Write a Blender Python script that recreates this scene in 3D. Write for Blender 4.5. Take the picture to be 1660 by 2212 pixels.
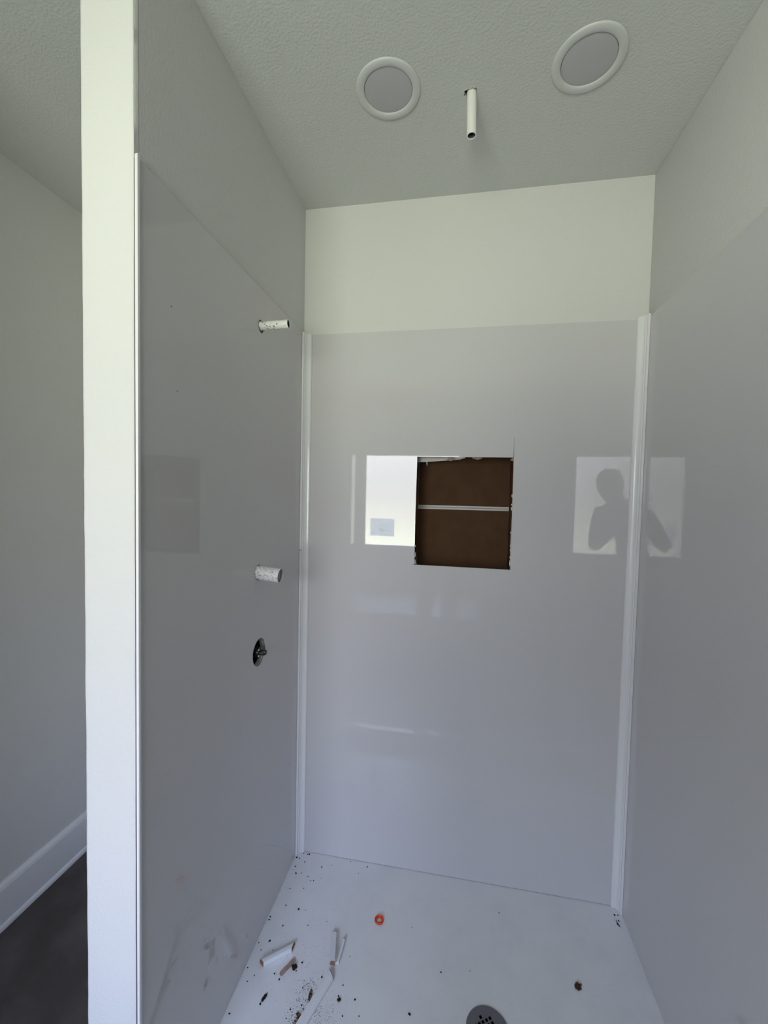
import bpy, bmesh, math, random
from mathutils import Vector, Matrix, noise
from mathutils.geometry import tessellate_polygon

# ------------------------------------------------------------------ clear
for o in list(bpy.data.objects):
    bpy.data.objects.remove(o, do_unlink=True)
scene = bpy.context.scene
COL = scene.collection

# ------------------------------------------------------------------ camera (ultra wide phone lens)
F_PX = 899.47
PITCH, ROLL, YAW = -0.0417, 0.0221, 0.1730
CAM = Vector((0.5677, -1.4702, 1.4203))
fwd = Vector((-math.sin(YAW), math.cos(YAW), 0)); rgt = Vector((math.cos(YAW), math.sin(YAW), 0)); upv = Vector((0, 0, 1))
f2 = fwd * math.cos(PITCH) + upv * math.sin(PITCH)
u2 = upv * math.cos(PITCH) - fwd * math.sin(PITCH)
r3 = rgt * math.cos(ROLL) + u2 * math.sin(ROLL)
u3 = u2 * math.cos(ROLL) - rgt * math.sin(ROLL)
cam_data = bpy.data.cameras.new('camera')
cam = bpy.data.objects.new('camera', cam_data)
COL.objects.link(cam)
cam_data.sensor_fit = 'HORIZONTAL'
cam_data.sensor_width = 36.0
cam_data.lens = 36.0 * F_PX / 1660.0
cam_data.clip_start = 0.01
m = Matrix((r3, u3, -f2)).transposed().to_4x4()
m.translation = CAM
cam.matrix_world = m
scene.camera = cam

# ------------------------------------------------------------------ world: bright hazy sky over sunlit dry ground
SKY_STRENGTH = 30.0
world = bpy.data.worlds.new('world'); scene.world = world
world.use_nodes = True
wn = world.node_tree; wn.nodes.clear()
w_out = wn.nodes.new('ShaderNodeOutputWorld'); w_bg = wn.nodes.new('ShaderNodeBackground')
w_tc = wn.nodes.new('ShaderNodeTexCoord'); w_sep = wn.nodes.new('ShaderNodeSeparateXYZ')
w_map = wn.nodes.new('ShaderNodeMapRange'); w_ramp = wn.nodes.new('ShaderNodeValToRGB')
w_map.inputs['From Min'].default_value = -1; w_map.inputs['From Max'].default_value = 1
wn.links.new(w_tc.outputs['Generated'], w_sep.inputs[0]); wn.links.new(w_sep.outputs['Z'], w_map.inputs['Value'])
wn.links.new(w_map.outputs[0], w_ramp.inputs[0]); wn.links.new(w_ramp.outputs[0], w_bg.inputs['Color'])
wn.links.new(w_bg.outputs[0], w_out.inputs['Surface'])
w_bg.inputs['Strength'].default_value = SKY_STRENGTH
ramp = [(0.0, (0.30, 0.32, 0.23)), (0.30, (0.57, 0.592, 0.475)), (0.42, (0.71, 0.72, 0.60)), (0.465, (0.53, 0.53, 0.465)), (0.50, (0.43, 0.42, 0.43)),
        (0.53, (0.43, 0.43, 0.46)), (0.59, (0.60, 0.60, 0.64)), (0.66, (0.58, 0.63, 0.86)), (0.78, (0.47, 0.60, 1.0)), (1.0, (0.38, 0.56, 1.0))]
els = w_ramp.color_ramp.elements
els[0].position = ramp[0][0]; els[0].color = (*ramp[0][1], 1)
els[1].position = ramp[-1][0]; els[1].color = (*ramp[-1][1], 1)
for pos, c in ramp[1:-1]:
    e = els.new(pos); e.color = (*c, 1)

# window portal (sampling guide for the daylight, gives off no light itself)
WIN_Y = -2.862
pd = bpy.data.lights.new('window_portal', 'AREA'); pd.shape = 'RECTANGLE'; pd.size = 1.06; pd.size_y = 1.06
po = bpy.data.objects.new('window_portal', pd); COL.objects.link(po)
po.location = (0.095, WIN_Y - 0.075, 1.355); po.rotation_euler = (math.radians(90), 0, 0)
try:
    pd.cycles.is_portal = True
except Exception:
    pass

vs = scene.view_settings
scene.display_settings.display_device = 'sRGB'
vs.view_transform = 'Standard'; vs.look = 'None'; vs.gamma = 1.0; vs.exposure = 0.0; vs.use_curve_mapping = False
try:
    scene.cycles.max_bounces = 7; scene.cycles.diffuse_bounces = 4; scene.cycles.glossy_bounces = 4
    scene.cycles.use_adaptive_sampling = True; scene.cycles.adaptive_threshold = 0.05
    scene.cycles.transparent_max_bounces = 8; scene.cycles.use_denoising = True
    scene.cycles.caustics_reflective = False
except Exception:
    pass

# ------------------------------------------------------------------ dimensions (metres)
H = 2.44            # ceiling
W = 1.1497          # shower width
LF = 0.8149         # partition length
TW = 0.1077         # partition thickness
HP = 1.9932         # top of surround panels
TP = 0.006          # panel thickness
ZP = 0.0531         # pan floor
XL = -0.8417        # outer left wall
RX = 2.60           # outer right wall of the bathroom
NX0, NX1, NZ0, NZ1 = 0.425, 0.753, 1.174, 1.555   # niche cut-out
random.seed(7)

# ------------------------------------------------------------------ materials
MATS = {}
def mat(name, col, rough=0.5, metal=0.0, spec=0.5, ior=1.5, bump=None, speck=None, vary=None, coat=0.0):
    """bump=(scale,strength,distance,detail)  speck=(scale,threshold,colour)  vary=(scale,colour2,lo,hi)"""
    if name in MATS:
        return MATS[name]
    mt = bpy.data.materials.new(name); mt.use_nodes = True
    nt = mt.node_tree; b = nt.nodes['Principled BSDF']
    b.inputs['Base Color'].default_value = (*col, 1); b.inputs['Roughness'].default_value = rough
    b.inputs['Metallic'].default_value = metal; b.inputs['IOR'].default_value = ior
    b.inputs['Specular IOR Level'].default_value = spec; b.inputs['Coat Weight'].default_value = coat
    tc = nt.nodes.new('ShaderNodeTexCoord')
    colour = None
    if vary:
        n = nt.nodes.new('ShaderNodeTexNoise'); n.inputs['Scale'].default_value = vary[0]; n.inputs['Detail'].default_value = 6
        nt.links.new(tc.outputs['Object'], n.inputs['Vector'])
        mr = nt.nodes.new('ShaderNodeMapRange'); mr.inputs['From Min'].default_value = vary[2]; mr.inputs['From Max'].default_value = vary[3]
        nt.links.new(n.outputs['Fac'], mr.inputs['Value'])
        mx = nt.nodes.new('ShaderNodeMix'); mx.data_type = 'RGBA'
        mx.inputs[6].default_value = (*col, 1); mx.inputs[7].default_value = (*vary[1], 1)
        nt.links.new(mr.outputs[0], mx.inputs[0]); colour = mx.outputs[2]
    if speck:
        n = nt.nodes.new('ShaderNodeTexNoise'); n.inputs['Scale'].default_value = speck[0]; n.inputs['Detail'].default_value = 3
        nt.links.new(tc.outputs['Object'], n.inputs['Vector'])
        mr = nt.nodes.new('ShaderNodeMapRange'); mr.inputs['From Min'].default_value = speck[1]; mr.inputs['From Max'].default_value = speck[1] + 0.03
        nt.links.new(n.outputs['Fac'], mr.inputs['Value'])
        mx = nt.nodes.new('ShaderNodeMix'); mx.data_type = 'RGBA'
        mx.inputs[6].default_value = (*col, 1); mx.inputs[7].default_value = (*speck[2], 1)
        if colour: nt.links.new(colour, mx.inputs[6])
        nt.links.new(mr.outputs[0], mx.inputs[0]); colour = mx.outputs[2]
    if colour:
        nt.links.new(colour, b.inputs['Base Color'])
    if bump:
        n = nt.nodes.new('ShaderNodeTexNoise'); n.inputs['Scale'].default_value = bump[0]; n.inputs['Detail'].default_value = bump[3]
        n.inputs['Roughness'].default_value = 0.5
        nt.links.new(tc.outputs['Object'], n.inputs['Vector'])
        bp = nt.nodes.new('ShaderNodeBump'); bp.inputs['Strength'].default_value = bump[1]; bp.inputs['Distance'].default_value = bump[2]
        nt.links.new(n.outputs['Fac'], bp.inputs['Height']); nt.links.new(bp.outputs[0], b.inputs['Normal'])
    MATS[name] = mt
    return mt

M_WALL = mat('painted_drywall', (0.70, 0.70, 0.685), 0.75, spec=0.25, bump=(170, 0.35, 0.002, 3))
M_CEIL = mat('textured_ceiling_paint', (0.62, 0.63, 0.615), 0.85, spec=0.2, bump=(170, 0.5, 0.0025, 2))
M_PANEL = mat('gloss_surround_acrylic', (0.63, 0.62, 0.625), 0.020, ior=1.5)
M_TRIM = mat('gloss_white_trim_vinyl', (0.82, 0.82, 0.83), 0.16)
M_PAN = mat('white_pan_acrylic', (0.80, 0.795, 0.80), 0.32, vary=(9, (0.74, 0.735, 0.745), 0.45, 0.75), speck=(260, 0.735, (0.28, 0.25, 0.24)))
M_CURB = mat('gloss_pan_acrylic', (0.80, 0.795, 0.80), 0.10, bump=(14, 0.12, 0.004, 3))
M_GRIT = mat('grey_brown_grit', (0.075, 0.055, 0.048), 0.95, spec=0.1)
M_GAP_SHADE = mat('gap_shade_dark', (0.07, 0.06, 0.075), 0.8)
M_BASE = mat('painted_baseboard', (0.80, 0.80, 0.80), 0.35)
M_FLOOR = mat('dark_vinyl_floor', (0.055, 0.042, 0.037), 0.5, vary=(7, (0.10, 0.085, 0.08), 0.42, 0.72), bump=(35, 0.15, 0.001, 5))
M_KRAFT = mat('brown_kraft_paper', (0.110, 0.060, 0.032), 0.9, spec=0.1, vary=(14, (0.095, 0.052, 0.028), 0.4, 0.6))
M_STUD = mat('raw_pine_stud', (0.17, 0.075, 0.033), 0.85, spec=0.1, vary=(30, (0.12, 0.05, 0.02), 0.4, 0.6))
M_GYP = mat('torn_gypsum', (0.72, 0.70, 0.66), 0.9, spec=0.1, bump=(400, 0.6, 0.001, 3))
M_DARK = mat('dark_void', (0.012, 0.012, 0.013), 0.9, spec=0.1)
M_PIPE = mat('overspray_pipe', (0.82, 0.82, 0.79), 0.5, speck=(230, 0.60, (0.06, 0.06, 0.06)), bump=(300, 0.4, 0.001, 2))
M_PIPE2 = mat('overspray_pipe_mottled', (0.80, 0.80, 0.79), 0.55, speck=(420, 0.575, (0.13, 0.13, 0.13)), bump=(300, 0.4, 0.001, 2))
M_PIPEC = mat('painted_ceiling_pipe', (0.83, 0.84, 0.80), 0.55, bump=(220, 0.4, 0.001, 2))
M_PIPEIN = mat('pipe_bore', (0.10, 0.12, 0.15), 0.5)
M_PIPE2IN = mat('pale_pipe_bore', (0.42, 0.42, 0.43), 0.6)
M_BLACK = mat('black_plastic', (0.010, 0.010, 0.012), 0.35)
M_BRASS = mat('dull_brass', (0.42, 0.28, 0.10), 0.35, metal=1.0)
M_RING = mat('light_trim_white', (0.635, 0.645, 0.635), 0.45)
M_LENS = mat('frosted_lens', (0.47, 0.47, 0.48), 0.38, bump=(8, 0.1, 0.002, 1))
M_MDF = mat('red_brown_mdf', (0.27, 0.145, 0.095), 0.9, spec=0.1, bump=(500, 0.4, 0.001, 2))
M_CHIP = mat('tan_wood_chip', (0.40, 0.295, 0.235), 0.85, spec=0.1, vary=(60, (0.33, 0.23, 0.18), 0.4, 0.6))
M_PRIMED = mat('white_primed_moulding', (0.80, 0.80, 0.81), 0.4)
M_ORANGE = mat('orange_plastic', (0.78, 0.075, 0.008), 0.3)
M_DIRT = mat('dark_soil', (0.022, 0.015, 0.012), 0.95, spec=0.1, vary=(180, (0.10, 0.055, 0.035), 0.5, 0.62))
M_DIRT2 = mat('brown_dry_leaf', (0.075, 0.035, 0.020), 0.9, spec=0.1, vary=(160, (0.26, 0.17, 0.12), 0.5, 0.62))
M_DRAIN = mat('brushed_grey_grate', (0.16, 0.16, 0.17), 0.45, metal=0.25)
M_VINYL = mat('white_window_vinyl', (0.80, 0.80, 0.80), 0.35)
M_TUB = mat('white_tub_acrylic', (0.84, 0.84, 0.84), 0.12)
def paper_mat():
    mt = bpy.data.materials.new('thin_label_paper'); mt.use_nodes = True
    nt = mt.node_tree; nt.nodes.clear()
    o = nt.nodes.new('ShaderNodeOutputMaterial'); mx = nt.nodes.new('ShaderNodeMixShader'); mx.inputs[0].default_value = 0.6
    d = nt.nodes.new('ShaderNodeBsdfDiffuse'); d.inputs[0].default_value = (0.7, 0.74, 0.82, 1)
    t = nt.nodes.new('ShaderNodeBsdfTranslucent'); t.inputs[0].default_value = (0.75, 0.8, 0.88, 1)
    nt.links.new(d.outputs[0], mx.inputs[1]); nt.links.new(t.outputs[0], mx.inputs[2]); nt.links.new(mx.outputs[0], o.inputs['Surface'])
    return mt
M_STICK = paper_mat()
M_SHEET = mat('white_protective_sheet', (0.85, 0.85, 0.87), 0.5)
M_INK = mat('grey_ink', (0.12, 0.13, 0.16), 0.7)
M_SKIN = mat('skin', (0.42, 0.25, 0.18), 0.5)
M_SHIRT = mat('dark_shirt_cloth', (0.035, 0.037, 0.045), 0.9, spec=0.1, bump=(300, 0.3, 0.001, 2))
M_JEANS = mat('dark_denim', (0.040, 0.050, 0.080), 0.9, spec=0.1, bump=(400, 0.3, 0.001, 2))
M_SHOE = mat('brown_boot_leather', (0.06, 0.035, 0.02), 0.5)
M_HAIR = mat('dark_hair', (0.03, 0.02, 0.015), 0.7)

def glass_mat():
    mt = bpy.data.materials.new('clear_window_glass'); mt.use_nodes = True
    nt = mt.node_tree; nt.nodes.clear()
    o = nt.nodes.new('ShaderNodeOutputMaterial'); mx = nt.nodes.new('ShaderNodeMixShader')
    lw = nt.nodes.new('ShaderNodeLayerWeight'); lw.inputs['Blend'].default_value = 0.5
    pw = nt.nodes.new('ShaderNodeMath'); pw.operation = 'POWER'; pw.inputs[1].default_value = 5.0
    fr = nt.nodes.new('ShaderNodeMath'); fr.operation = 'MULTIPLY_ADD'; fr.inputs[1].default_value = 0.9; fr.inputs[2].default_value = 0.04
    nt.links.new(lw.outputs['Facing'], pw.inputs[0]); nt.links.new(pw.outputs[0], fr.inputs[0])
    t = nt.nodes.new('ShaderNodeBsdfTransparent'); t.inputs[0].default_value = (0.97, 0.98, 0.97, 1)
    g = nt.nodes.new('ShaderNodeBsdfGlossy'); g.inputs['Roughness'].default_value = 0.02
    nt.links.new(fr.outputs[0], mx.inputs[0]); nt.links.new(t.outputs[0], mx.inputs[1]); nt.links.new(g.outputs[0], mx.inputs[2])
    nt.links.new(mx.outputs[0], o.inputs['Surface'])
    return mt
M_GLASS = glass_mat()

# ------------------------------------------------------------------ helpers
def link(name, me, material, parent=None, smooth=False):
    o = bpy.data.objects.new(name, me); COL.objects.link(o)
    if material is not None and not me.materials:
        me.materials.append(material)
    if smooth:
        for p in me.polygons: p.use_smooth = True
    if parent is not None:
        o.parent = parent
        o.matrix_parent_inverse = Matrix.Translation(-Vector(parent.location))
    return o

def fin(name, bm, material, parent=None, smooth=False, angle=None):
    bmesh.ops.recalc_face_normals(bm, faces=bm.faces)
    me = bpy.data.meshes.new(name); bm.to_mesh(me); bm.free()
    o = link(name, me, material, parent, smooth or angle is not None)
    if angle is not None:
        me.set_sharp_from_angle(angle=math.radians(angle))
    return o

def thing(name, label, cat, loc, group=None):
    o = bpy.data.objects.new(name, None); COL.objects.link(o); o.location = loc
    o.empty_display_size = 0.02
    return tag(o, label, cat, group)

def tag(o, label=None, cat=None, group=None, kind=None):
    if label: o['label'] = label
    if cat: o['category'] = cat
    if group: o['group'] = group
    if kind: o['kind'] = kind
    return o

def struct(o, label=None):
    o['kind'] = 'structure'
    if label: o['label'] = label
    return o

def add_box(bm, lo, hi, bevel=0.0, seg=2):
    vs_ = [bm.verts.new((x, y, z)) for z in (lo[2], hi[2]) for y in (lo[1], hi[1]) for x in (lo[0], hi[0])]
    idx = [(0, 2, 3, 1), (4, 5, 7, 6), (0, 1, 5, 4), (2, 6, 7, 3), (0, 4, 6, 2), (1, 3, 7, 5)]
    fs = [bm.faces.new([vs_[i] for i in f]) for f in idx]
    if bevel:
        es = list({e for f in fs for e in f.edges})
        bmesh.ops.bevel(bm, geom=es, offset=bevel, segments=seg, affect='EDGES', profile=0.5)

def box(name, lo, hi, material, parent=None, bevel=0.0, smooth=False):
    bm = bmesh.new(); add_box(bm, lo, hi, bevel)
    return fin(name, bm, material, parent, angle=35 if bevel else None)

def add_plate(bm, outer, holes, to3, thick):
    """plate with holes: 2D loops, to3(u,v)->Vector, thick = Vector along thickness"""
    loops = [outer] + list(holes)
    tris = tessellate_polygon([[Vector((u, v, 0)) for u, v in lp] for lp in loops])
    flat = [pt for lp in loops for pt in lp]
    a = [bm.verts.new(to3(u, v)) for u, v in flat]
    b = [bm.verts.new(to3(u, v) + thick) for u, v in flat]
    for t in tris:
        try:
            bm.faces.new([a[i] for i in t]); bm.faces.new([b[i] for i in reversed(t)])
        except ValueError:
            pass
    k = 0
    for lp in loops:
        n = len(lp)
        for i in range(n):
            j = (i + 1) % n
            bm.faces.new([a[k + i], a[k + j], b[k + j], b[k + i]])
        k += n

def rect(u0, v0, u1, v1): return [(u0, v0), (u1, v0), (u1, v1), (u0, v1)]
def circ(cu, cv, r, n=40, jag=0.0, seed=0):
    rr = random.Random(seed)
    return [(cu + (r + rr.uniform(-jag, jag)) * math.cos(2 * math.pi * i / n), cv + (r + rr.uniform(-jag, jag)) * math.sin(2 * math.pi * i / n)) for i in range(n)]

def add_lathe(bm, prof, origin, axis='Z', n=48, close=False):
    """prof: list of (radius, height) along axis"""
    origin = Vector(origin); rings = []
    for r, h in prof:
        ring = []
        for i in range(n):
            a = 2 * math.pi * i / n; c, s = r * math.cos(a), r * math.sin(a)
            v = {'Z': (c, s, h), 'X': (h, c, s), 'Y': (c, h, s)}[axis]
            ring.append(bm.verts.new(origin + Vector(v)))
        rings.append(ring)
    pairs = list(zip(rings, rings[1:])) + ([(rings[-1], rings[0])] if close else [])
    for A, B in pairs:
        for i in range(n):
            j = (i + 1) % n
            bm.faces.new([A[i], A[j], B[j], B[i]])
    return rings

def lathe(name, prof, origin, material, parent=None, axis='Z', n=48, close=False, cap0=False, cap1=False, angle=40):
    bm = bmesh.new(); rings = add_lathe(bm, prof, origin, axis, n, close)
    if cap0: bm.faces.new(list(reversed(rings[0])))
    if cap1: bm.faces.new(rings[-1])
    return fin(name, bm, material, parent, angle=angle)

def add_prism(bm, prof, to3a, to3b):
    """extrude closed 2D profile between two mappings"""
    a = [bm.verts.new(to3a(u, v)) for u, v in prof]; b = [bm.verts.new(to3b(u, v)) for u, v in prof]
    n = len(prof)
    for i in range(n):
        j = (i + 1) % n
        bm.faces.new([a[i], a[j], b[j], b[i]])
    for t in tessellate_polygon([[Vector((u, v, 0)) for u, v in prof]]):
        bm.faces.new([a[i] for i in t]); bm.faces.new([b[i] for i in reversed(t)])

# ------------------------------------------------------------------ structure
floor = struct(box('floor', (-0.95, -2.99, -0.06), (RX + 0.1, 0.17, 0.0), M_FLOOR))

LIGHTS = [(0.367, -0.394), (0.840, -0.396)]
CP = (0.575, -0.353)
bm = bmesh.new()
jag_hole = [(CP[0] + r * math.cos(math.radians(a)), CP[1] + r * math.sin(math.radians(a))) for a, r in
            [(0, .0128), (25, .0135), (45, .0175), (55, .0145), (70, .0185), (82, .0135), (100, .0145), (118, .0132), (135, .0165), (150, .016),
             (165, .0195), (180, .0205), (195, .019), (210, .0215), (222, .018), (240, .0160), (255, .0131), (275, .0178), (285, .0130), (300, .0180), (315, .0165), (335, .0130)]]
add_plate(bm, rect(-0.95, -2.99, RX + 0.1, 0.17), [circ(x, y, 0.066) for x, y in LIGHTS] + [jag_hole], lambda u, v: Vector((u, v, H)), Vector((0, 0, 0.012)))
add_box(bm, (-0.95, -2.99, H + 0.09), (RX + 0.1, 0.17, H + 0.12))
for lo, hi in (((-0.95, -2.99), (-0.93, 0.17)), ((RX + .08, -2.99), (RX + .1, 0.17)), ((-0.95, -2.99), (RX + .1, -2.97)), ((-0.95, 0.15), (RX + .1, 0.17))):
    add_box(bm, (*lo, H + 0.01), (*hi, H + 0.1))
ceiling = struct(fin('ceiling', bm, M_CEIL))

# back wall: drywall sheet with an oversize rough hole, closed behind
bm = bmesh.new()
rough = [(NX0 - .007, NZ0 - .006), (NX0 + .10, NZ0 - .007), (NX0 + .21, NZ0 - .005), (NX1 + .001, NZ0 - .006), (NX1 - .0005, NZ0 + .08), (NX1 + .0005, NZ0 + .17),
         (NX1 + .004, NZ0 + .2), (NX1 + .005, NZ1 + .004), (NX0 + .17, NZ1 + .006), (NX0 - .006, NZ1 + .005)]
add_plate(bm, rect(-0.95, 0.0, RX + 0.1, H), [rough], lambda u, v: Vector((u, 0, v)), Vector((0, 0.012, 0)))
add_box(bm, (-0.95, 0.155, 0), (RX + 0.1, 0.17, H))
wall_back = struct(fin('wall_back', bm, M_WALL))
# what the cut-out shows inside the wall
CY0, CY1 = 0.0125, 0.1395
box('stud', (NX0 - 0.043, CY0, 1.02), (NX0 - 0.005, CY1, 1.80), M_STUD, wall_back, 0.002)
box('stud', (NX1 + 0.006, CY0, 1.02), (NX1 + 0.044, CY1, 1.80), M_STUD, wall_back, 0.002)
box('blocking', (NX0 - 0.043, CY0, 0.98), (NX1 + 0.044, CY1, 1.019), M_STUD, wall_back, 0.002)
box('blocking', (NX0 - 0.043, CY0, 1.801), (NX1 + 0.044, CY1, 1.84), M_STUD, wall_back, 0.002)
ZJ = 1.3765
for z0, z1, e0, e1 in ((1.02, ZJ - 0.0074, ZJ - 0.0074, ZJ - 0.0015), (ZJ + 0.0074, 1.80, ZJ + 0.0015, ZJ + 0.0074)):
    sheet = box('drywall_sheet', (NX0 - 0.0045, 0.1400, z0), (NX1 + 0.0055, 0.1530, z1), M_KRAFT, wall_back)
    box('white_sheet_edge', (NX0 - 0.0045, 0.1392, e0), (NX1 + 0.0055, 0.1530, e1), M_GYP, sheet)
# slanting grey offcut lodged along the top of the opening and torn paper round the rim
bm = bmesh.new()
add_prism(bm, [(NX0 - .004, NZ1 + .02), (NX0 - .004, NZ1 - .014), (NX0 + .05, NZ1 - .011), (NX0 + .10, NZ1 - .007), (NX0 + .15, NZ1 - .003), (NX0 + .2, NZ1 + .02)],
          lambda u, v: Vector((u, 0.052, v)), lambda u, v: Vector((u, 0.060, v)))
o = fin('drywall_offcut', bm, M_GYP, wall_back)
def torn(pts, y=0.004, th=0.004, mt=M_GYP):
    bm = bmesh.new()
    add_prism(bm, pts, lambda u, v: Vector((u, y, v)), lambda u, v: Vector((u, y + th, v)))
    return fin('torn_paper', bm, mt, wall_back)
def blob(cx, cz, rx, rz, seed, n=9):
    rr = random.Random(seed)
    return [(cx + rx * rr.uniform(.6, 1.2) * math.cos(2 * math.pi * i / n), cz + rz * rr.uniform(.6, 1.2) * math.sin(2 * math.pi * i / n)) for i in range(n)]
torn(blob(NX0 + .115, NZ1 - .007, .013, .006, 1), mt=M_CHIP); torn(blob(NX0 + .205, NZ1 - .001, .017, .0055, 2), mt=M_CHIP)
torn(blob(NX0 + .15, NZ1 - .001, .02, .003, 3))
torn(blob(NX0 + .034, NZ1 - .019, .0017, .010, 4), .012); torn(blob(NX1 - .004, NZ1 - .007, .005, .006, 5), mt=M_CHIP)
for k, (dz, rx, rz) in enumerate([(-.130, .0025, .006), (-.160, .003, .004), (-.172, .0025, .007), (-.255, .0028, .0035), (-.30, .0015, .003), (-.315, .0015, .004), (-.34, .0018, .004), (-.36, .002, .012)]):
    torn(blob(NX1 - .0008, NZ1 + dz, rx, rz, 20 + k), .002)
for k, (dz, rx, rz) in enumerate([(.012, .002, .008), (.034, .0022, .011), (.066, .0015, .004), (.005, .006, .003)]):
    torn(blob(NX0 + .0015, NZ0 + dz, rx, rz, 40 + k), .002)

# partition (left wall of the shower), hollow, with pipe holes on the shower side
ARM = (-0.349, 1.890); SPOUT = (-0.350, 1.187); VALVE = (-0.340, 0.948)
left_holes = [circ(ARM[0] + .0012, ARM[1] - .0012, 0.0180, 28), circ(*SPOUT, 0.0225, 28), circ(*VALVE, 0.0405, 40)]
bm = bmesh.new()
add_plate(bm, rect(-LF + 0.0125, 0.0, 0.0, H), left_holes, lambda u, v: Vector((0, u, v)), Vector((-0.012, 0, 0)))
add_box(bm, (-TW, -LF + 0.011, 0), (-TW + 0.012, 0, H))
# end face, hand-floated: a grid with slightly wavy arrises
nz = 120; prev = None
for i in range(nz + 1):
    z = H * i / nz
    wob = 0.0011 * noise.noise(Vector((3.1, 0, z * 9))) + 0.0006 * noise.noise(Vector((7.7, 0, z * 30)))
    wob2 = 0.0004 * noise.noise(Vector((1.7, 0, z * 14)))
    prof = [(-TW, -LF + 0.013), (-TW + wob, -LF + 0.004), (-TW + 0.003 + wob, -LF + 0.0008), (-TW + 0.008 + wob, -LF), (-0.006, -LF), (-0.0012 + wob2, -LF + 0.0002), (0.0, -LF + 0.0012), (0.0, -LF + 0.013)]
    cur = [bm.verts.new((x, y, z)) for x, y in prof]
    if prev:
        for j in range(len(prof) - 1):
            bm.faces.new([prev[j], prev[j + 1], cur[j + 1], cur[j]])
    prev = cur
wall_left = struct(fin('wall_left', bm, M_WALL, angle=50))
wall_right = struct(box('wall_right', (W, -LF, 0), (W + TW, 0.0, H), M_WALL, bevel=0.003))
struct(box('wall_outer_right', (RX, -2.99, 0), (RX + 0.1, 0.0, H), M_WALL))
wall_outer = struct(box('wall_outer_left', (-0.95, -2.99, 0), (XL, 0.0, H), M_WALL))

struct(box('wall_light_blocker', (XL, -1.35, 0), (-0.50, -1.23, H), M_WALL))  # added out of view to keep window light off the left passage wall
# window wall with opening
WX0, WX1, WZ0, WZ1 = -0.4765, 0.650, 0.815, 1.912
bm = bmesh.new()
add_plate(bm, rect(XL, 0.0, RX, H), [rect(WX0, WZ0, WX1, WZ1)], lambda u, v: Vector((u, WIN_Y, v)), Vector((0, -0.12, 0)))
struct(fin('wall_front', bm, M_WALL))
win = struct(thing('window_1', 'white vinyl window above the bathtub', None, (0.087, WIN_Y - 0.04, WZ0)))
bm = bmesh.new()
def frame_loop(bm, x0, z0, x1, z1, wd, y0, y1):
    add_box(bm, (x0, y1, z0), (x0 + wd, y0, z1), .003); add_box(bm, (x1 - wd, y1, z0), (x1, y0, z1), .003)
    add_box(bm, (x0 + wd, y1, z0), (x1 - wd, y0, z0 + wd), .003); add_box(bm, (x0 + wd, y1, z1 - wd), (x1 - wd, y0, z1), .003)
frame_loop(bm, WX0, WZ0, WX1, WZ1, .038, WIN_Y - .03, WIN_Y - .10)
fin('frame', bm, M_VINYL, win)
bm = bmesh.new(); frame_loop(bm, WX0 + .036, WZ0 + .024, WX1 - .036, WZ1 - .036, .042, WIN_Y - .045, WIN_Y - .085)
fin('sash', bm, M_VINYL, win)
box('pane', (WX0 + .06, WIN_Y - .068, WZ0 + .04), (WX1 - .06, WIN_Y - .064, WZ1 - .06), M_GLASS, win)
bm = bmesh.new(); bm.faces.new([bm.verts.new((x, WIN_Y - .0632, z)) for x, z in rect(-0.345, 0.977, -0.083, 1.164)])
st = fin('glass_label', bm, M_STICK, win)
for k in range(4):
    box('print_line', (-0.245 + .004 * (k % 2), WIN_Y - .0628, 1.085 - .018 * k), (-0.185 - .006 * (k % 3), WIN_Y - .0625, 1.089 - .018 * k), M_INK, st)

# baseboard with shoe moulding on the outer left wall
bm = bmesh.new()
bp_ = [(0, 0), (0.020, 0), (0.0195, 0.008), (0.0165, 0.015), (0.0135, 0.018), (0.0135, 0.128), (0.011, 0.138), (0.005, 0.147), (0, 0.147)]
add_prism(bm, bp_, lambda u, v: Vector((XL + u, -1.229, v)), lambda u, v: Vector((XL + u, 0.0, v)))
struct(fin('baseboard_left', bm, M_BASE))
bm = bmesh.new()
add_prism(bm, bp_, lambda u, v: Vector((XL + .0205, -u, v)), lambda u, v: Vector((-TW - .0205, -u, v)))
struct(fin('baseboard_back', bm, M_BASE))
bm = bmesh.new()
add_prism(bm, bp_, lambda u, v: Vector((-TW - u, -LF + .001, v)), lambda u, v: Vector((-TW - u, 0, v)))
struct(fin('baseboard_partition', bm, M_BASE))

# ------------------------------------------------------------------ surround panels
GAP = 0.0018
ZB = ZP + GAP
bm = bmesh.new()
nh = rect(NX0, NZ0, NX1, NZ1)
nh = [(NX0, NZ0 + .0005), (NX1 + .001, NZ0 - .0005), (NX1, NZ0 + .2), (NX1 - .0012, NZ1), (NX0 + .001, NZ1 + .0005), (NX0 - .0005, NZ0 + .18)]
add_plate(bm, rect(0.003, ZB, W - 0.003, HP), [nh], lambda u, v: Vector((u, -TP, v)), Vector((0, TP - 0.0004, 0)))
pb = tag(fin('shower_surround', bm, M_PANEL), 'glossy white back wall panel with a square cut-out', 'shower wall')
bm = bmesh.new()   # saw overcuts at the corners of the opening
add_prism(bm, [(NX1 - .0020, NZ1 - .001), (NX1 - .0004, NZ1 - .001), (NX1 - .0010, NZ1 + .05), (NX1 - .0007, NZ1 + .068), (NX1 - .0013, NZ1 + .068)], lambda u, v: Vector((u, -TP - .0002, v)), lambda u, v: Vector((u, -TP + .0004, v)))
fin('saw_cut', bm, M_DARK, pb)
bm = bmesh.new()
add_prism(bm, [(NX0 - .010, NZ0 + .0005), (NX0, NZ0 - .0002), (NX0, NZ0 + .001)], lambda u, v: Vector((u, -TP - .0002, v)), lambda u, v: Vector((u, -TP + .0004, v)))
fin('saw_cut', bm, M_DARK, pb)
bm = bmesh.new()
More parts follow.
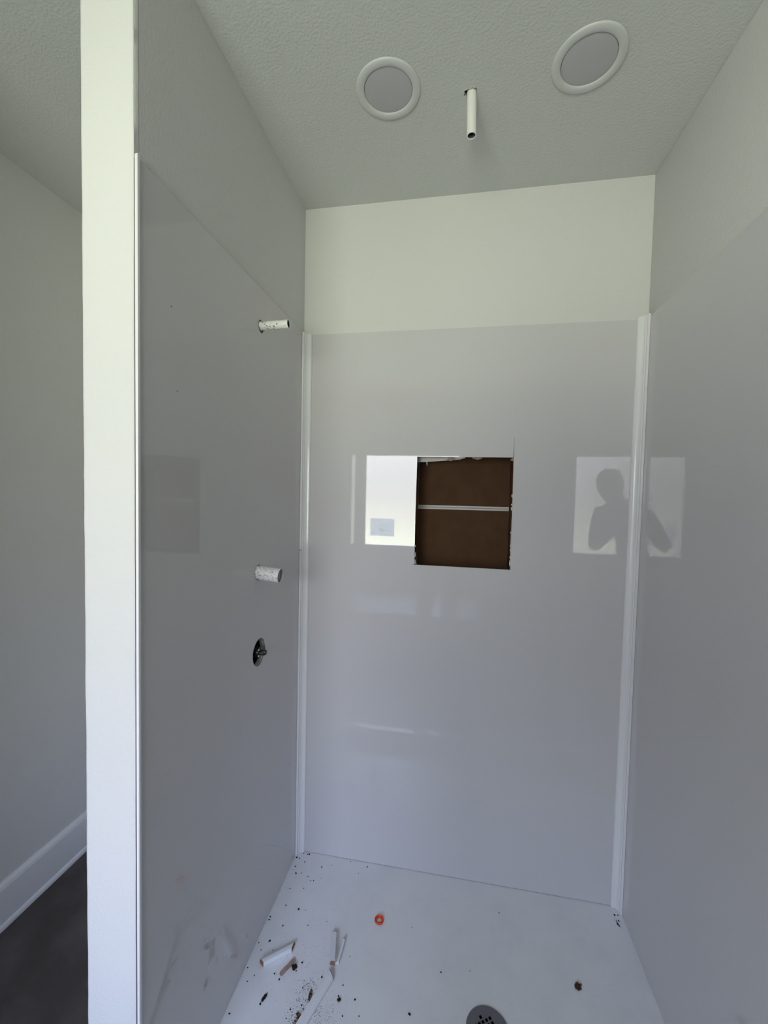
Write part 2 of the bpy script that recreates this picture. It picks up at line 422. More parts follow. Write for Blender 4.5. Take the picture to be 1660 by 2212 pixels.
add_plate(bm, rect(-LF + 0.0058, ZB, -TP - 0.001, HP), left_holes, lambda u, v: Vector((TP, u, v)), Vector((-0.0029, 0, 0)))
pl = tag(fin('shower_surround', bm, M_PANEL), 'glossy white left panel with pipe stubs and valve hole', 'shower wall')
for y, z in ((-0.7259, 1.7787), (-0.7078, 1.6193)):
    lathe('pin_hole', [(0.0013, 0.0), (0.0011, 0.0003)], (TP, y, z), M_DARK, pl, 'X', 10, cap1=True)
bm = bmesh.new()
add_box(bm, (W - TP, -LF + 0.004, ZB), (W - 0.0004, -TP - 0.001, HP))
pr = tag(fin('shower_surround', bm, M_PANEL), 'glossy white right wall panel at the picture edge', 'shower wall')

# corner cove mouldings and the edge strip on the partition
def cove(name, sx, x0, ztop):
    prof = [(0.0004, -0.0064), (0.0004, -0.0342), (0.0010, -0.0350), (0.0064, -0.0350), (0.0073, -0.0342), (0.0073, -0.0262), (0.0092, -0.0250)]
    n = 7
    for i in range(1, n + 1):      # concave quarter between the two legs
        a = math.pi / 2 * i / n
        prof.append((0.0255 - 0.0160 * math.cos(a), -0.0250 + 0.0118 * math.sin(a)))
    prof += [(0.0270, -0.0118), (0.0283, -0.0095), (0.0283, -0.0064)]
    bm = bmesh.new()
    f0 = lambda u, v: Vector((x0 + sx * u, v, ZP + 0.001)); f1 = lambda u, v: Vector((x0 + sx * u, v, ztop))
    add_prism(bm, prof, f0, f1)
    return struct(fin(name, bm, M_TRIM, angle=30))
t1 = cove('trim_1', 1, TP, HP + 0.001); t1['label'] = 'white cove strip in the left rear shower corner'
t2 = cove('trim_2', -1, W - TP, HP + 0.007); t2['label'] = 'white cove strip in the right rear shower corner'
bm = bmesh.new()
edge = [(-LF - 0.0005, ZP + .002), (-LF + 0.0055, ZP + .002), (-LF + 0.0055, HP + .005), (-LF + .004, HP + .0065), (-LF + 0.001, HP + .0065), (-LF - .0005, HP + .005)]
add_prism(bm, edge, lambda u, v: Vector((0.0030, u, v)), lambda u, v: Vector((0.0086, u, v)))
bmesh.ops.bevel(bm, geom=[e for e in bm.edges if abs((e.verts[0].co - e.verts[1].co).z) > 1], offset=0.0012, segments=2, affect='EDGES')
t3 = struct(fin('trim_3', bm, M_TRIM, angle=40)); t3['label'] = 'white rounded edge strip along the partition end'
box('gap_shade_strip', (0.0001, -LF + 0.0016, ZP + .01), (0.0029, -LF + 0.0056, HP), M_GAP_SHADE, t3)  # dark strip stands in for the shade in the gap behind the trim
bm = bmesh.new()
add_prism(bm, edge, lambda u, v: Vector((W - .0022, u, v)), lambda u, v: Vector((W - 0.0092, u, v)))
t4 = struct(fin('trim_4', bm, M_TRIM)); t4['label'] = 'white edge strip on the right shower panel'
lathe('nail_hole', [(0.0018, 0.0), (0.0015, -0.0003)], (TP + .004, -0.035, 1.212), M_DARK, t1, 'Y', 10, cap1=True)

# ------------------------------------------------------------------ shower pan with raised front curb
pan = thing('shower_pan', 'white acrylic shower pan strewn with construction dirt', 'shower pan', (W / 2, -0.40, 0.0))
DR = (0.685, -0.427)
bm = bmesh.new()
add_plate(bm, rect(0.0006, -0.745, W - 0.0006, -0.0005), [circ(*DR, 0.050, 40)], lambda u, v: Vector((u, v, ZP)), Vector((0, 0, -0.03)))
fin('pan_floor', bm, M_PAN, pan)
bm = bmesh.new()
cp = [(-0.7445, 0.001), (-0.7445, ZP), (-0.747, ZP + .030), (-0.749, 0.112), (-0.752, 0.1185), (-0.758, 0.1215), (-0.826, 0.1225), (-0.832, 0.1200), (-0.835, 0.114), (-0.836, 0.001)]
add_prism(bm, cp, lambda u, v: Vector((0.010, u, v)), lambda u, v: Vector((W - 0.010, u, v)))
fin('curb', bm, M_CURB, pan, angle=25)

# drain
dr = thing('shower_drain', 'round grey drain grate with square holes in the pan', 'drain', (DR[0], DR[1], ZP))
sq = []
c30, s30 = math.cos(0.55), math.sin(0.55)
for i in range(-3, 4):
    for j in range(-3, 4):
        cx, cy = i * 0.0108, j * 0.0108
        if cx * cx + cy * cy < 0.0335 ** 2:
            h = 0.0039
            sq.append([(DR[0] + (cx + dx) * c30 - (cy + dy) * s30, DR[1] + (cx + dx) * s30 + (cy + dy) * c30) for dx, dy in ((-h, -h), (h, -h), (h, h), (-h, h))])
bm = bmesh.new()
add_plate(bm, circ(*DR, 0.0555, 64), sq, lambda u, v: Vector((u, v, ZP + 0.0004)), Vector((0, 0, 0.0026)))
fin('grate', bm, M_DRAIN, dr)
lathe('drain_body', [(0.0485, -0.001), (0.0485, -0.028), (0.001, -0.029)], (DR[0], DR[1], ZP), M_DARK, dr, cap1=True)

# ------------------------------------------------------------------ ceiling lights (off) and pipe stub
for k, (x, y) in enumerate(LIGHTS):
    lt = thing('recessed_light', ['round white recessed ceiling light nearer the left shower wall', 'round white recessed ceiling light nearer the right shower wall'][k], 'ceiling light', (x, y, H - 0.008), 'recessed lights in the shower ceiling')
    lathe('trim_ring', [(0.0815, -0.0003), (0.0808, -0.0024), (0.0780, -0.0040), (0.0700, -0.0046), (0.0640, -0.0040), (0.0610, -0.0022), (0.0600, 0.0040), (0.0650, 0.0060), (0.0655, -0.0003)], (x, y, H), M_RING, lt, n=64, close=True, angle=50)
    lathe('lens', [(0.0003, -0.0045), (0.020, -0.0042), (0.040, -0.0034), (0.055, -0.0022), (0.0597, -0.0012), (0.0597, 0.0050)], (x, y, H), M_LENS, lt, n=64, cap0=True, cap1=True)

def tube(name, origin, axis, r, rin, h0, h1, material, bore, label, loc, lip=0.0, wav=0.0, tilt=None, notch=None, deep=0.2):
    t = thing(name, label, 'pipe', loc)
    n = 36
    bm = bmesh.new()
    hs = [h0 + (h1 - h0) * i / 10 for i in range(11)]
    prof = [(r + lip * max(0, 1 - i / 3), h) for i, h in enumerate(hs)]
    rings = add_lathe(bm, prof + [(rin, h1), (rin, h0 + (h1 - h0) * 0.15)], origin, axis, n)
    for rr_ in (rings[:-2]):
        for i, v in enumerate(rr_):
            v.co += wav * Vector(noise.noise_vector(v.co * 90))
    if notch:
        for rr_ in (rings[-4], rings[-3], rings[-2]):
            for v in rr_: v.co.x += notch(v.co)
    if tilt:
        org = Vector(origin); q = Matrix.Rotation(tilt[0], 3, tilt[1])
        for v in bm.verts: v.co = org + q @ (v.co - org)
    ob = fin('tube', bm, material, t, angle=50)
    bm = bmesh.new()
    hb = h0 + (h1 - h0) * deep
    rg = add_lathe(bm, [(rin * 0.985, h1 - 0.002 * (1 if h1 > h0 else -1)), (rin * 0.985, hb)], origin, axis, n)
    bm.faces.new(rg[-1])
    if notch:
        for v in rg[0]: v.co.x += notch(v.co)
    if tilt:
        for v in bm.verts: v.co = org + q @ (v.co - org)
    fin('bore', bm, bore, t, angle=50)
    return t
tube('ceiling_pipe', (CP[0], CP[1], H), 'Z', 0.0122, 0.0098, 0.02, -0.103, M_PIPEC, M_PIPEIN, 'white painted pipe stub hanging from the shower ceiling', (CP[0], CP[1], H - 0.103), tilt=(math.radians(-1.2), 'Y'))
tube('shower_arm_pipe', (0, *ARM), 'X', 0.0118, 0.0100, -0.03, 0.089, M_PIPE, M_PIPEIN, 'upper white painted pipe stub sticking out of left shower wall', (0.03, ARM[0], ARM[1] - .012), lip=0.0018, wav=0.0006, tilt=(math.radians(-1), 'Y'))
tube('spout_pipe', (0, *SPOUT), 'X', 0.0205, 0.0188, -0.03, 0.074, M_PIPE2, M_PIPE2IN, 'lower thicker speckled white pipe stub with pale bore', (0.03, SPOUT[0], SPOUT[1] - .02), wav=0.0003, tilt=(math.radians(5), 'Y'), deep=0.93)

# mixing valve in its round hole
vx, vy, vz = -0.030, VALVE[0], VALVE[1]
va = thing('shower_valve', 'black mixing valve inside the round hole in left shower wall', 'valve', (vx, vy, vz - 0.035))
lathe('valve_body', [(0.039, -0.012), (0.039, -0.002), (0.036, 0.0), (0.026, 0.001), (0.0245, 0.006), (0.018, 0.007)], (vx, vy, vz), M_BLACK, va, 'X', 32, cap0=True, cap1=True)
lathe('bonnet', [(0.0155, 0.006), (0.0155, 0.034), (0.0145, 0.0375), (0.0090, 0.0380)], (vx, vy, vz), M_BLACK, va, 'X', 24, cap1=True)
bm = bmesh.new(); add_box(bm, (vx + .037, vy - .0075, vz - .0062), (vx + .057, vy + .0075, vz + .0062), .0015); fin('stem_cap', bm, M_BLACK, va, angle=40)
bm = bmesh.new(); add_box(bm, (vx + .0385, vy - .0082, vz - .0022), (vx + .050, vy - .0074, vz + .0022), .0003); fin('brass_clip', bm, M_BRASS, va)
for k, (dy, dz) in enumerate(((-.012, .012), (-.012, -.010))):
    lathe('screw', [(0.0022, 0.0), (0.0022, 0.0025), (0.0016, 0.003)], (vx + .0375, vy + dy * .8, vz + dz * .8), M_GYP, va, 'X', 12, cap1=True)
rr = random.Random(3)
for k, (dy, dz, a, L) in enumerate([(-.022, .020, .5, .010), (-.026, .012, -.4, .008), (-.021, -.004, 1.2, .009), (-.022, -.012, .3, .008), (-.025, -.009, -1.0, .007), (-.028, -.016, .6, .014)]):
    bm = bmesh.new(); add_box(bm, (-L / 2, -.0008, 0), (L / 2, .0008, .0006))
    for v in bm.verts:
        yy, zz = v.co.x * math.cos(a) - v.co.y * math.sin(a), v.co.x * math.sin(a) + v.co.y * math.cos(a)
        v.co = Vector((vx + .0012 + v.co.z, vy + dy + yy, vz + dz + zz))
    fin('paint_streak', bm, M_GYP, va)

# ------------------------------------------------------------------ debris on the pan
def moulding(label, p0, p1, wd, ht, sk0=0.0, sk1=0.0, z0=0.0, z1=0.0, tan_ends=(True, True)):
    """broken length of primed moulding: chamfered profile, slanting brown broken ends"""
    a, b = Vector((*p0, ZP + 0.0008 + z0)), Vector((*p1, ZP + 0.0008 + z1))
    d = (b - a); L = d.length; d.normalize()
    side = Vector((-d.y, d.x, 0)).normalized(); up = d.cross(side)
    if up.z < 0: up = -up
    prof = [(-wd / 2, 0), (wd / 2, 0), (wd / 2, ht * .55), (wd * .28, ht * .92), (0.0, ht), (-wd / 2, ht)]
    t = thing('moulding_offcut', label, 'moulding', (a + b) / 2, 'broken moulding pieces on the pan')
    def at(s, sk): return lambda u, v: a + d * (s + sk * u / wd) + side * u + up * v
    bm = bmesh.new(); add_prism(bm, prof, at(0, sk0), at(L, sk1)); fin('strip', bm, M_PRIMED, t)
    for s, sk, e in ((-.0004, sk0, tan_ends[0]), (L + .0004, sk1, tan_ends[1])):
        if e:
            bm = bmesh.new(); sg = -1 if s < 0 else 1
            add_prism(bm, prof, at(s, sk), at(s + sg * .0012, sk)); fin('broken_end', bm, M_MDF, t)
    return t
moulding('short white moulding offcut with brown ends by left wall', (0.050, -0.394), (0.122, -0.337), 0.016, 0.014, -0.006, 0.014)
moulding('white moulding offcut with brown end pointing at the back panel', (0.253, -0.366), (0.232, -0.276), 0.014, 0.011, 0.004, 0.006, z0=0.0125, z1=0.0)
moulding('thin white sliver leaning beside the brown-ended moulding offcut', (0.2640, -0.352), (0.266, -0.288), 0.009, 0.010, 0.0, 0.004, tan_ends=(False, True))
moulding('longest white moulding strip running off the picture bottom', (0.256, -0.386), (0.180, -0.600), 0.021, 0.012, 0.010, 0.0)
# tan chip
bm = bmesh.new()
A, B = Vector((0.113, -0.409)), Vector((0.139, -0.362)); d2 = (B - A).normalized(); s2 = Vector((-d2.y, d2.x))
pr_ = []
for u, v in [(0, -.6), (.0, .5), (.06, .9), (.3, 1), (.62, .85), (.9, 1), (1, .7), (1.0, -.4), (.92, -.9), (.55, -1), (.3, -.85), (.05, -1)]:
    q = A + (B - A) * u + s2 * v * .0062; pr_.append((q.x, q.y))
add_prism(bm, pr_, lambda u, v: Vector((u, v, ZP + .0006)), lambda u, v: Vector((u, v, ZP + .0032)))
tag(fin('wood_chip', bm, M_CHIP), 'flat tan wood chip beside the short moulding offcut', 'wood chip')
# orange ring
rg = lathe('plastic_ring', [(0.0138, 0.0006), (0.0148, 0.002), (0.0148, 0.0050), (0.0138, 0.0062), (0.0122, 0.0060), (0.0112, 0.0045), (0.0095, 0.0036), (0.0085, 0.0040), (0.0076, 0.0034), (0.0070, 0.0020), (0.0070, 0.0006)],
           (0.3604, -0.2055, ZP), M_ORANGE, None, n=40, close=True)
tag(rg, 'small orange plastic ring lying on the shower pan', 'ring')

def clump_mesh(name, rx, ry, rz, seed, sub=3, rough_=0.55, material=M_DIRT):
    bm = bmesh.new(); bmesh.ops.create_icosphere(bm, subdivisions=sub, radius=1.0)
    off = Vector((seed * 3.7, seed * 1.3, 0))
    for v in bm.verts:
        k = 1 + rough_ * noise.noise(v.co * 2.1 + off) + rough_ * .6 * noise.noise(v.co * 5.3 + off)
        v.co = Vector((v.co.x * rx * k, v.co.y * ry * k, max(-0.25, v.co.z * k) * rz))
    zmin = min(v.co.z for v in bm.verts)
    for v in bm.verts: v.co.z -= zmin
    bmesh.ops.recalc_face_normals(bm, faces=bm.faces)
    me = bpy.data.meshes.new(name); bm.to_mesh(me); bm.free(); me.materials.append(material)
    return me
def clump(name, label, cat, x, y, rx, ry, rz, rot, seed, material=M_DIRT):
    o = link(name, clump_mesh(name, rx, ry, rz, seed, material=material), None)
    o.location = (x, y, ZP + .0004); o.rotation_euler = (0, 0, rot)
    return tag(o, label, cat)
clump('leaf_crumb', 'reddish brown crumpled leaf bit right of the drain', 'debris', 0.9413, -0.2760, .010, .0075, .006, .8, 1, M_DIRT2)
clump('dirt_clump', 'dark brown dirt clump touching the tan wood chip', 'dirt', 0.1450, -0.3830, .0075, .0065, .005, .3, 2)
clump('seed_husk', 'black elongated husk near the left pan edge', 'debris', 0.0930, -0.4670, .0090, .0040, .004, 1.2, 3)
clump('dirt_streak', 'short brown dirt streak left of the long moulding strip', 'dirt', 0.2130, -0.4370, .0045, .0115, .002, .1, 4, M_DIRT2)
clump('dirt_clump', 'black dirt clump right of the long moulding strip', 'dirt', 0.2925, -0.4330, .0045, .0040, .0035, .3, 5)
bm = bmesh.new()
for k, (x, y, rx, ry, rot) in enumerate([(0.212, -0.474, .008, .0045, .9), (0.203, -0.494, .0075, .010, .2), (0.217, -0.488, .009, .006, 1.0), (0.196, -0.483, .005, .004, 0), (0.212, -0.502, .013, .008, .5)]):
    tm = clump_mesh('soil', rx, ry, .0022, 10 + k)
    tm.transform(Matrix.Translation((x, y, ZP + .0004)) @ Matrix.Rotation(rot, 4, 'Z')); bm.from_mesh(tm); bpy.data.meshes.remove(tm)
tag(fin('loose_soil', bm, M_DIRT2), 'loose brown soil beside the long moulding at picture bottom', 'soil', kind='stuff')
# dark twig in the right rear corner
bm = bmesh.new()
pts = [(1.1165, -.0560), (1.1180, -.0620), (1.1168, -.0680), (1.1200, -.0735), (1.1222, -.0765)]; ww = [.0006, .0013, .0024, .0016, .0007]
va_ = []
for i, (x, y) in enumerate(pts):
    q = ww[i]
    va_.append([bm.verts.new((x + q, y, ZP + .0006)), bm.verts.new((x + q * .4, y, ZP + .0012 + q)), bm.verts.new((x - q, y, ZP + .0006))])
for A_, B_ in zip(va_, va_[1:]):
    for i in range(3): bm.faces.new([A_[i], A_[(i + 1) % 3], B_[(i + 1) % 3], B_[i]])
bm.faces.new(va_[0]); bm.faces.new(va_[-1])
tag(fin('twig', bm, M_DIRT), 'tiny dark twig in the right rear pan corner', 'debris')

# photographed crumbs, placed where they lie (pan coordinates worked out in metres)
CRUMBS = [(0.056, -0.016, 1.2), (0.0335, -0.016, 0.8), (0.0491, -0.0169, 0.9), (0.014, -0.038, 1.3), (0.0256, -0.0387, 0.9), (0.0504, -0.0503, 0.9), (0.0234, -0.0742, 1), (0.1185, -0.0586, 1), (0.1528, -0.044, 0.6), (0.2162, -0.016, 0.7), (0.2822, -0.0251, 1.1), (0.036, -0.1005, 1.2), (0.0554, -0.0953, 0.7), (0.0826, -0.1039, 0.8), (0.1073, -0.1154, 0.8), (0.0969, -0.1175, 0.6), (0.037, -0.1593, 0.7), (0.0842, -0.1493, 0.6), (0.2567, -0.0557, 0.5), (0.1296, -0.1011, 0.5), (0.0477, -0.2169, 0.8), (0.0939, -0.2214, 1.2), (0.1172, -0.2191, 0.6), (0.014, -0.2616, 1), (0.014, -0.2714, 1), (0.0648, -0.2802, 0.9), (0.0438, -0.33, 1.3), (0.014, -0.3412, 0.8), (0.03, -0.3584, 0.7), (0.0649, -0.352, 0.6), (0.1068, -0.3335, 1.1), (0.1622, -0.367, 1.1), (0.1535, -0.3904, 0.8), (0.0956, -0.4085, 0.9), (0.1146, -0.4193, 1), (0.0297, -0.4403, 0.7), (0.0421, -0.4235, 0.7), (0.014, -0.409, 0.7), (0.2301, -0.3911, 1.1), (0.1862, -0.4244, 0.7), (0.0887, -0.4815, 1.2), (0.2942, -0.3983, 0.8), (0.2886, -0.4254, 0.8), (0.3346, -0.4241, 1), (0.311, -0.4651, 0.8), (0.3536, -0.4569, 0.7), (0.4833, -0.4279, 1.4), (0.2944, -0.3255, 0.5), (0.4662, -0.2059, 0.6), (0.5612, -0.3144, 0.6), (0.0192, -0.5161, 0.9), (0.2148, -0.4507, 0.9), (0.1722, -0.4775, 0.8), (0.1979, -0.4633, 0.8), (0.1419, -0.264, 0.7), (0.1969, -0.2415, 0.5), (0.7435, -0.1046, 0.7), (0.5614, -0.3143, 0.8), (0.6439, -0.2948, 0.6), (1.1183, -0.0384, 1.2), (1.1292, -0.0363, 0.8), (1.1249, -0.0558, 0.9)]
base = [clump_mesh('dirt_crumb', .0021, .0017, .0012, 30 + k, sub=1) for k in range(4)]
for k, (x, y, s) in enumerate(CRUMBS):
    o = bpy.data.objects.new('dirt_crumb', base[k % 4]); COL.objects.link(o)
    o.location = (x, y, ZP + .0004); o.rotation_euler = (0, 0, k * 1.7); o.scale = (s * 1.3, s * 1.3, s * 1.3)
    if y > -0.14 and x < 0.35: lb = 'tiny dark dirt crumb in the left rear pan corner'
    elif x > 1.05: lb = 'tiny dark dirt crumb in the right rear pan corner'
    elif x > 0.45: lb = 'lone tiny crumb on the clean middle of the pan'
    elif x < 0.10: lb = 'tiny dark dirt crumb along the left pan edge'
    elif x > 0.27: lb = 'tiny dark dirt crumb right of the moulding offcuts'
    elif y > -0.31: lb = 'tiny dark dirt crumb between rear corner and moulding offcuts'
    else: lb = 'tiny dark dirt crumb among the moulding offcuts'
    tag(o, lb, 'dirt', 'dirt crumbs on the pan')
# finest grit: nobody could count it
bm = bmesh.new(); rr = random.Random(5)
def grit(cx, cy, sx, sy, n, s0, s1):
    for _ in range(n):
        x, y = rr.gauss(cx, sx), rr.gauss(cy, sy)
        if not (0.012 < x < W - 0.012 and -0.73 < y < -0.012): continue
        s = rr.uniform(s0, s1); a = rr.uniform(0, 6.28)
        b = [bm.verts.new((x + s * rr.uniform(.6, 1.2) * math.cos(a + t), y + s * rr.uniform(.6, 1.2) * math.sin(a + t), ZP + .0003)) for t in (0, 1.6, 3.1, 4.7)]
        tp_ = bm.verts.new((x, y, ZP + .0003 + s * .7))
        for i in range(4): bm.faces.new([b[i], b[(i + 1) % 4], tp_])
grit(0.05, -0.06, .03, .04, 40, .0004, .0010); grit(0.17, -0.38, .07, .09, 160, .0003, .0009); grit(0.21, -0.47, .022, .032, 420, .0003, .0012); grit(0.20, -0.505, .012, .015, 160, .0006, .0022)
grit(0.262, -0.475, .022, .025, 300, .0003, .0008); grit(0.198, -0.418, .010, .007, 50, .0005, .0013); grit(0.17, -0.33, .04, .05, 70, .0004, .0009); grit(0.06, -0.25, .04, .09, 60, .0003, .0008)
grit(0.6, -0.35, .25, .18, 30, .0003, .0007); grit(1.118, -0.05, .006, .012, 16, .0004, .0009); grit(0.03, -0.28, .01, .02, 22, .0004, .0009)
tag(fin('fine_grit', bm, M_GRIT), 'fine dark grit and dust sprinkled over the shower pan', 'grit', kind='stuff')

# ------------------------------------------------------------------ bathtub under the window (seen mirrored in the gloss panels)
TX0, TX1, TY0, TY1, TZ = XL + 0.004, 0.800, -2.860, -2.010, 0.405
tub = thing('bathtub', 'white bathtub under the window, mirrored in the back panel', 'bathtub', ((TX0 + TX1) / 2, (TY0 + TY1) / 2, 0))
def rrect(x0, y0, x1, y1, r, n=8):
    out = []
    for cx, cy, a0 in ((x1 - r, y1 - r, 0), (x0 + r, y1 - r, 90), (x0 + r, y0 + r, 180), (x1 - r, y0 + r, 270)):
        for i in range(n + 1):
            a = math.radians(a0 + 90 * i / n); out.append((cx + r * math.cos(a), cy + r * math.sin(a)))
    return out
bm = bmesh.new()
levels = [(0.085, .16, TZ), (0.092, .155, TZ - .006), (0.10, .15, TZ - .03), (0.125, .14, TZ - .2), (0.15, .12, TZ - .33), (0.19, .10, TZ - .36)]
loops = []
for off, r, z in levels:
    loops.append([bm.verts.new((x, y, z)) for x, y in rrect(TX0 + off, TY0 + off, TX1 - off, TY1 - off, r)])
for A_, B_ in zip(loops, loops[1:]):
    n = len(A_)
    for i in range(n): bm.faces.new([A_[i], A_[(i + 1) % n], B_[(i + 1) % n], B_[i]])
bm.faces.new(loops[-1])
fin('basin', bm, M_TUB, tub, angle=60)
bm = bmesh.new()
add_plate(bm, rrect(TX0, TY0, TX1, TY1, .012, 3), [rrect(TX0 + .085, TY0 + .085, TX1 - .085, TY1 - .085, .16)], lambda u, v: Vector((u, v, TZ)), Vector((0, 0, -0.03)))
fin('rim', bm, M_TUB, tub)
bm = bmesh.new(); add_box(bm, (TX0 + .01, TY1 - .030, 0.001), (TX1 - .01, TY1 - .012, TZ - .0305)); add_box(bm, (TX1 - .030, TY0 + .01, 0.001), (TX1 - .012, TY1 - .031, TZ - .0305))
fin('apron', bm, M_TUB, tub)
lathe('overflow_cap', [(0.036, 0.0), (0.036, -0.006), (0.030, -0.010), (0.001, -0.011)], (TX1 - .112, (TY0 + TY1) / 2, TZ - .11), M_DRAIN, tub, 'X', 28, cap0=True, cap1=True)

bm = bmesh.new(); nx, ny = 40, 20; gv = []
for i in range(nx + 1):
    row = []
    for k in range(ny + 1):
        x = TX0 + .012 + (TX1 - TX0 - .024) * i / nx; y = TY0 + .02 + (TY1 - TY0 - .028) * k / ny
        row.append(bm.verts.new((x, y, TZ + .0035 + .0015 * noise.noise(Vector((x * 5, y * 7, 0))))))
    gv.append(row)
for i in range(nx):
    for k in range(ny): bm.faces.new([gv[i][k], gv[i + 1][k], gv[i + 1][k + 1], gv[i][k + 1]])
r_ = bmesh.ops.solidify(bm, geom=bm.faces[:], thickness=.0015)
tag(fin('cover_sheet', bm, M_SHEET, smooth=True), 'white protective sheet over the bathtub, a pale band mirrored in back panel', 'sheet')

# ------------------------------------------------------------------ the person taking the picture (only mirrored in the panels)
person = thing('person', 'person in cap and dark clothes holding a phone, mirrored in panels', 'person', (0.46, -1.78, 0.0))
P = {}; E_ = []; RAD = {}
def v_(n, co, r): P[n] = Vector(co); RAD[n] = r
def e_(*ns):
    for a, b in zip(ns, ns[1:]): E_.append((a, b))
v_('pelvis', (.445, -1.795, .94), (.138, .105)); v_('waist', (.46, -1.80, 1.05), (.122, .095)); v_('chest', (.50, -1.805, 1.22), (.140, .105)); v_('upch', (.53, -1.80, 1.33), (.12, .09))
v_('neck', (.575, -1.79, 1.405), (.055, .055)); v_('jaw', (.627, -1.772, 1.465), (.062, .075)); v_('face', (.640, -1.765, 1.52), (.074, .090)); v_('skull', (.647, -1.775, 1.575), (.072, .088)); v_('crown', (.649, -1.78, 1.615), (.045, .055))
e_('pelvis', 'waist', 'chest', 'upch', 'neck', 'jaw', 'face', 'skull', 'crown')
v_('nose', (.647, -1.662, 1.510), (.012, .012)); e_('face', 'nose')
for s, n in ((1, 'R'), (-1, 'L')):
    v_('ear' + n, (.640 + s * .080, -1.78, 1.520), (.013, .02)); e_('face', 'ear' + n)
v_('shR', (.685, -1.80, 1.315), (.068, .068)); v_('elR', (.755, -1.70, 1.075), (.046, .046)); v_('wrR', (.655, -1.555, 1.255), (.030, .030)); v_('paR', (.634, -1.530, 1.315), (.034, .020))
v_('shL', (.375, -1.80, 1.300), (.068, .068)); v_('elL', (.285, -1.70, 1.085), (.046, .046)); v_('wrL', (.478, -1.560, 1.250), (.030, .030)); v_('paL', (.503, -1.532, 1.305), (.034, .020))
e_('upch', 'shR', 'elR', 'wrR', 'paR'); e_('upch', 'shL', 'elL', 'wrL', 'paL')
for n, s in (('R', 1), ('L', -1)):
    pc = P['pa' + n]
    for k in range(4):          # fingers wrap the phone's back edge
        b = Vector((pc.x + s * .004, -1.512, pc.z + .030 - k * .019)); q = Vector((.568 + s * .044, -1.496, b.z + .006)); tip = Vector((.568 + s * (.020 - .002 * k), -1.4905, b.z + .008))
        v_('f%s%da' % (n, k), b, (.010, .010)); v_('f%s%db' % (n, k), q, (.009, .009)); v_('f%s%dc' % (n, k), tip, (.008, .008))
        e_('pa' + n, 'f%s%da' % (n, k), 'f%s%db' % (n, k), 'f%s%dc' % (n, k))
    v_('t%sa' % n, (pc.x - s * .012, -1.545, pc.z + .03), (.012, .012)); v_('t%sb' % n, (.568 + s * .030, -1.520, pc.z + .055), (.010, .010))
    e_('pa' + n, 't%sa' % n, 't%sb' % n)
for n, x0, x1, x2 in (('R', .525, .540, .545), ('L', .365, .335, .330)):
    v_('hip' + n, (x0, -1.795, .86), (.086, .09)); v_('kn' + n, (x1, -1.765, .50), (.066, .066)); v_('an' + n, (x2, -1.785, .10), (.046, .046)); v_('toe' + n, (x2 + (.02 if n == 'R' else -.02), -1.64, .042), (.044, .036)); v_('heel' + n, (x2, -1.825, .045), (.042, .040))
    e_('pelvis', 'hip' + n, 'kn' + n, 'an' + n, 'toe' + n); e_('an' + n, 'heel' + n)
names = list(P); ix = {n: i for i, n in enumerate(names)}
me = bpy.data.meshes.new('person_skeleton'); me.from_pydata([P[n] for n in names], [(ix[a], ix[b]) for a, b in E_], [])
tmp = bpy.data.objects.new('person_skeleton', me); COL.objects.link(tmp)
sk = tmp.modifiers.new('skin', 'SKIN'); sk.use_smooth_shade = True
ly = me.skin_vertices[0] if len(me.skin_vertices) else None
if ly is None:
    bm = bmesh.new(); bm.from_mesh(me); bm.verts.layers.skin.verify(); bm.to_mesh(me); bm.free(); ly = me.skin_vertices[0]
for n in names:
    r = RAD[n]; ly.data[ix[n]].radius = r; ly.data[ix[n]].use_root = (n == 'pelvis')
sb = tmp.modifiers.new('sub', 'SUBSURF'); sb.levels = 2; sb.render_levels = 2
bpy.context.view_layer.update()
dg = bpy.context.evaluated_depsgraph_get()
bme = bpy.data.meshes.new_from_object(tmp.evaluated_get(dg)); bme.name = 'body'
bpy.data.objects.remove(tmp, do_unlink=True)
bme.materials.clear()
for mm in (M_SKIN, M_SHIRT, M_JEANS, M_SHOE): bme.materials.append(mm)
for p in bme.polygons:
    c = p.center; p.use_smooth = True
    fore = c.y > -1.655 and c.z > 1.05
    p.material_index = 3 if c.z < .10 else 2 if c.z < .965 and c.y < -1.6 and abs(c.x - .44) < .27 else 0 if (fore or c.z > 1.405) else 1
body = link('body', bme, None, person)
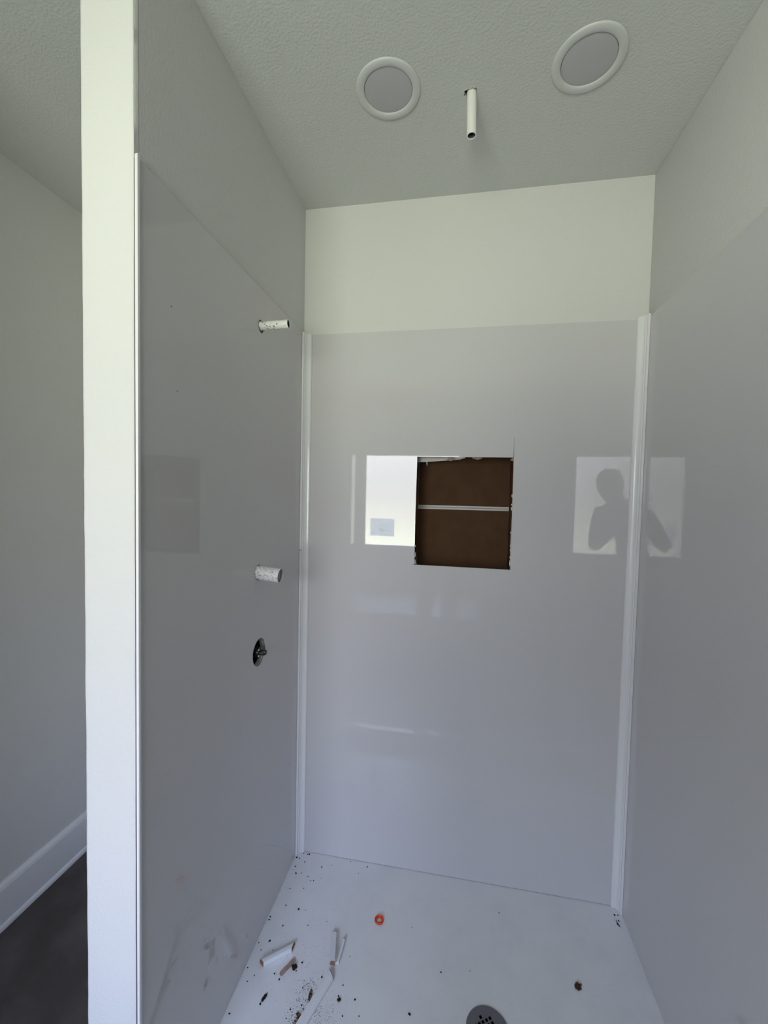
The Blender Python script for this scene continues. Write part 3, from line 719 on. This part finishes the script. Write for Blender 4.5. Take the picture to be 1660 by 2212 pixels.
# head details, cap, hair, phone
hx, hy, hz = .644, -1.772, 1.545
for s in (-1, 1):
    e = lathe('eye', [(0.001, 0.012), (0.007, 0.010), (0.0105, 0.003), (0.0115, -0.004)], (hx + s * .031, -1.690, 1.535), M_GYP, person, 'Y', 16, cap0=True)
    lathe('pupil', [(0.0045, 0.0120), (0.003, 0.0128)], (hx + s * .031, -1.690, 1.535), M_HAIR, e, 'Y', 12, cap1=True)
bm = bmesh.new(); bmesh.ops.create_uvsphere(bm, u_segments=16, v_segments=8, radius=1)
for v in bm.verts: v.co = Vector((hx + .003 + v.co.x * .024, -1.692 + v.co.y * .008, 1.470 + v.co.z * .006))
fin('mouth', bm, M_SKIN, person, True)
bm = bmesh.new(); bmesh.ops.create_uvsphere(bm, u_segments=28, v_segments=14, radius=1)
bmesh.ops.delete(bm, geom=[v for v in bm.verts if v.co.z < -.02], context='VERTS')
for v in bm.verts: v.co = Vector((hx + v.co.x * .083, hy - .006 + v.co.y * .100, 1.553 + v.co.z * .092))
cap = fin('cap', bm, M_SHIRT, person, True)
bm = bmesh.new(); top = []; bot = []
for i in range(13):
    a = math.pi * (0.12 + 0.76 * i / 12)
    top.append(((hx + .082 * math.cos(a), hy + .085 * math.sin(a)), (hx + .074 * math.cos(a), hy + .060 + .085 * math.sin(a))))
loop = [q[0] for q in top] + [q[1] for q in reversed(top)]
add_prism(bm, loop, lambda u, v: Vector((u, v, 1.558 - .10 * max(0, v - hy - .09))), lambda u, v: Vector((u, v, 1.562 - .10 * max(0, v - hy - .09))))
fin('brim', bm, M_SHIRT, cap)
bm = bmesh.new(); bmesh.ops.create_uvsphere(bm, u_segments=24, v_segments=14, radius=1)
bmesh.ops.delete(bm, geom=[v for v in bm.verts if v.co.y > .25 or v.co.z > .15], context='VERTS')
for v in bm.verts: v.co = Vector((hx + v.co.x * .084, hy - .012 + v.co.y * .100, 1.55 + v.co.z * .075))
fin('hair', bm, M_HAIR, person, True)
phone = thing('phone', 'dark phone held upright in the hands, mirrored in the corner', 'phone', (.568, -1.489, 1.285))
bm = bmesh.new(); add_box(bm, (.532, -1.4905, 1.288), (.605, -1.4825, 1.436), .003); fin('phone_body', bm, M_BLACK, phone, angle=40)
lathe('lens_ring', [(0.0075, 0.0), (0.0075, 0.0022), (0.0055, 0.0026)], (.5677, -1.4825, 1.4203), M_DRAIN, phone, 'Y', 20, cap1=True)
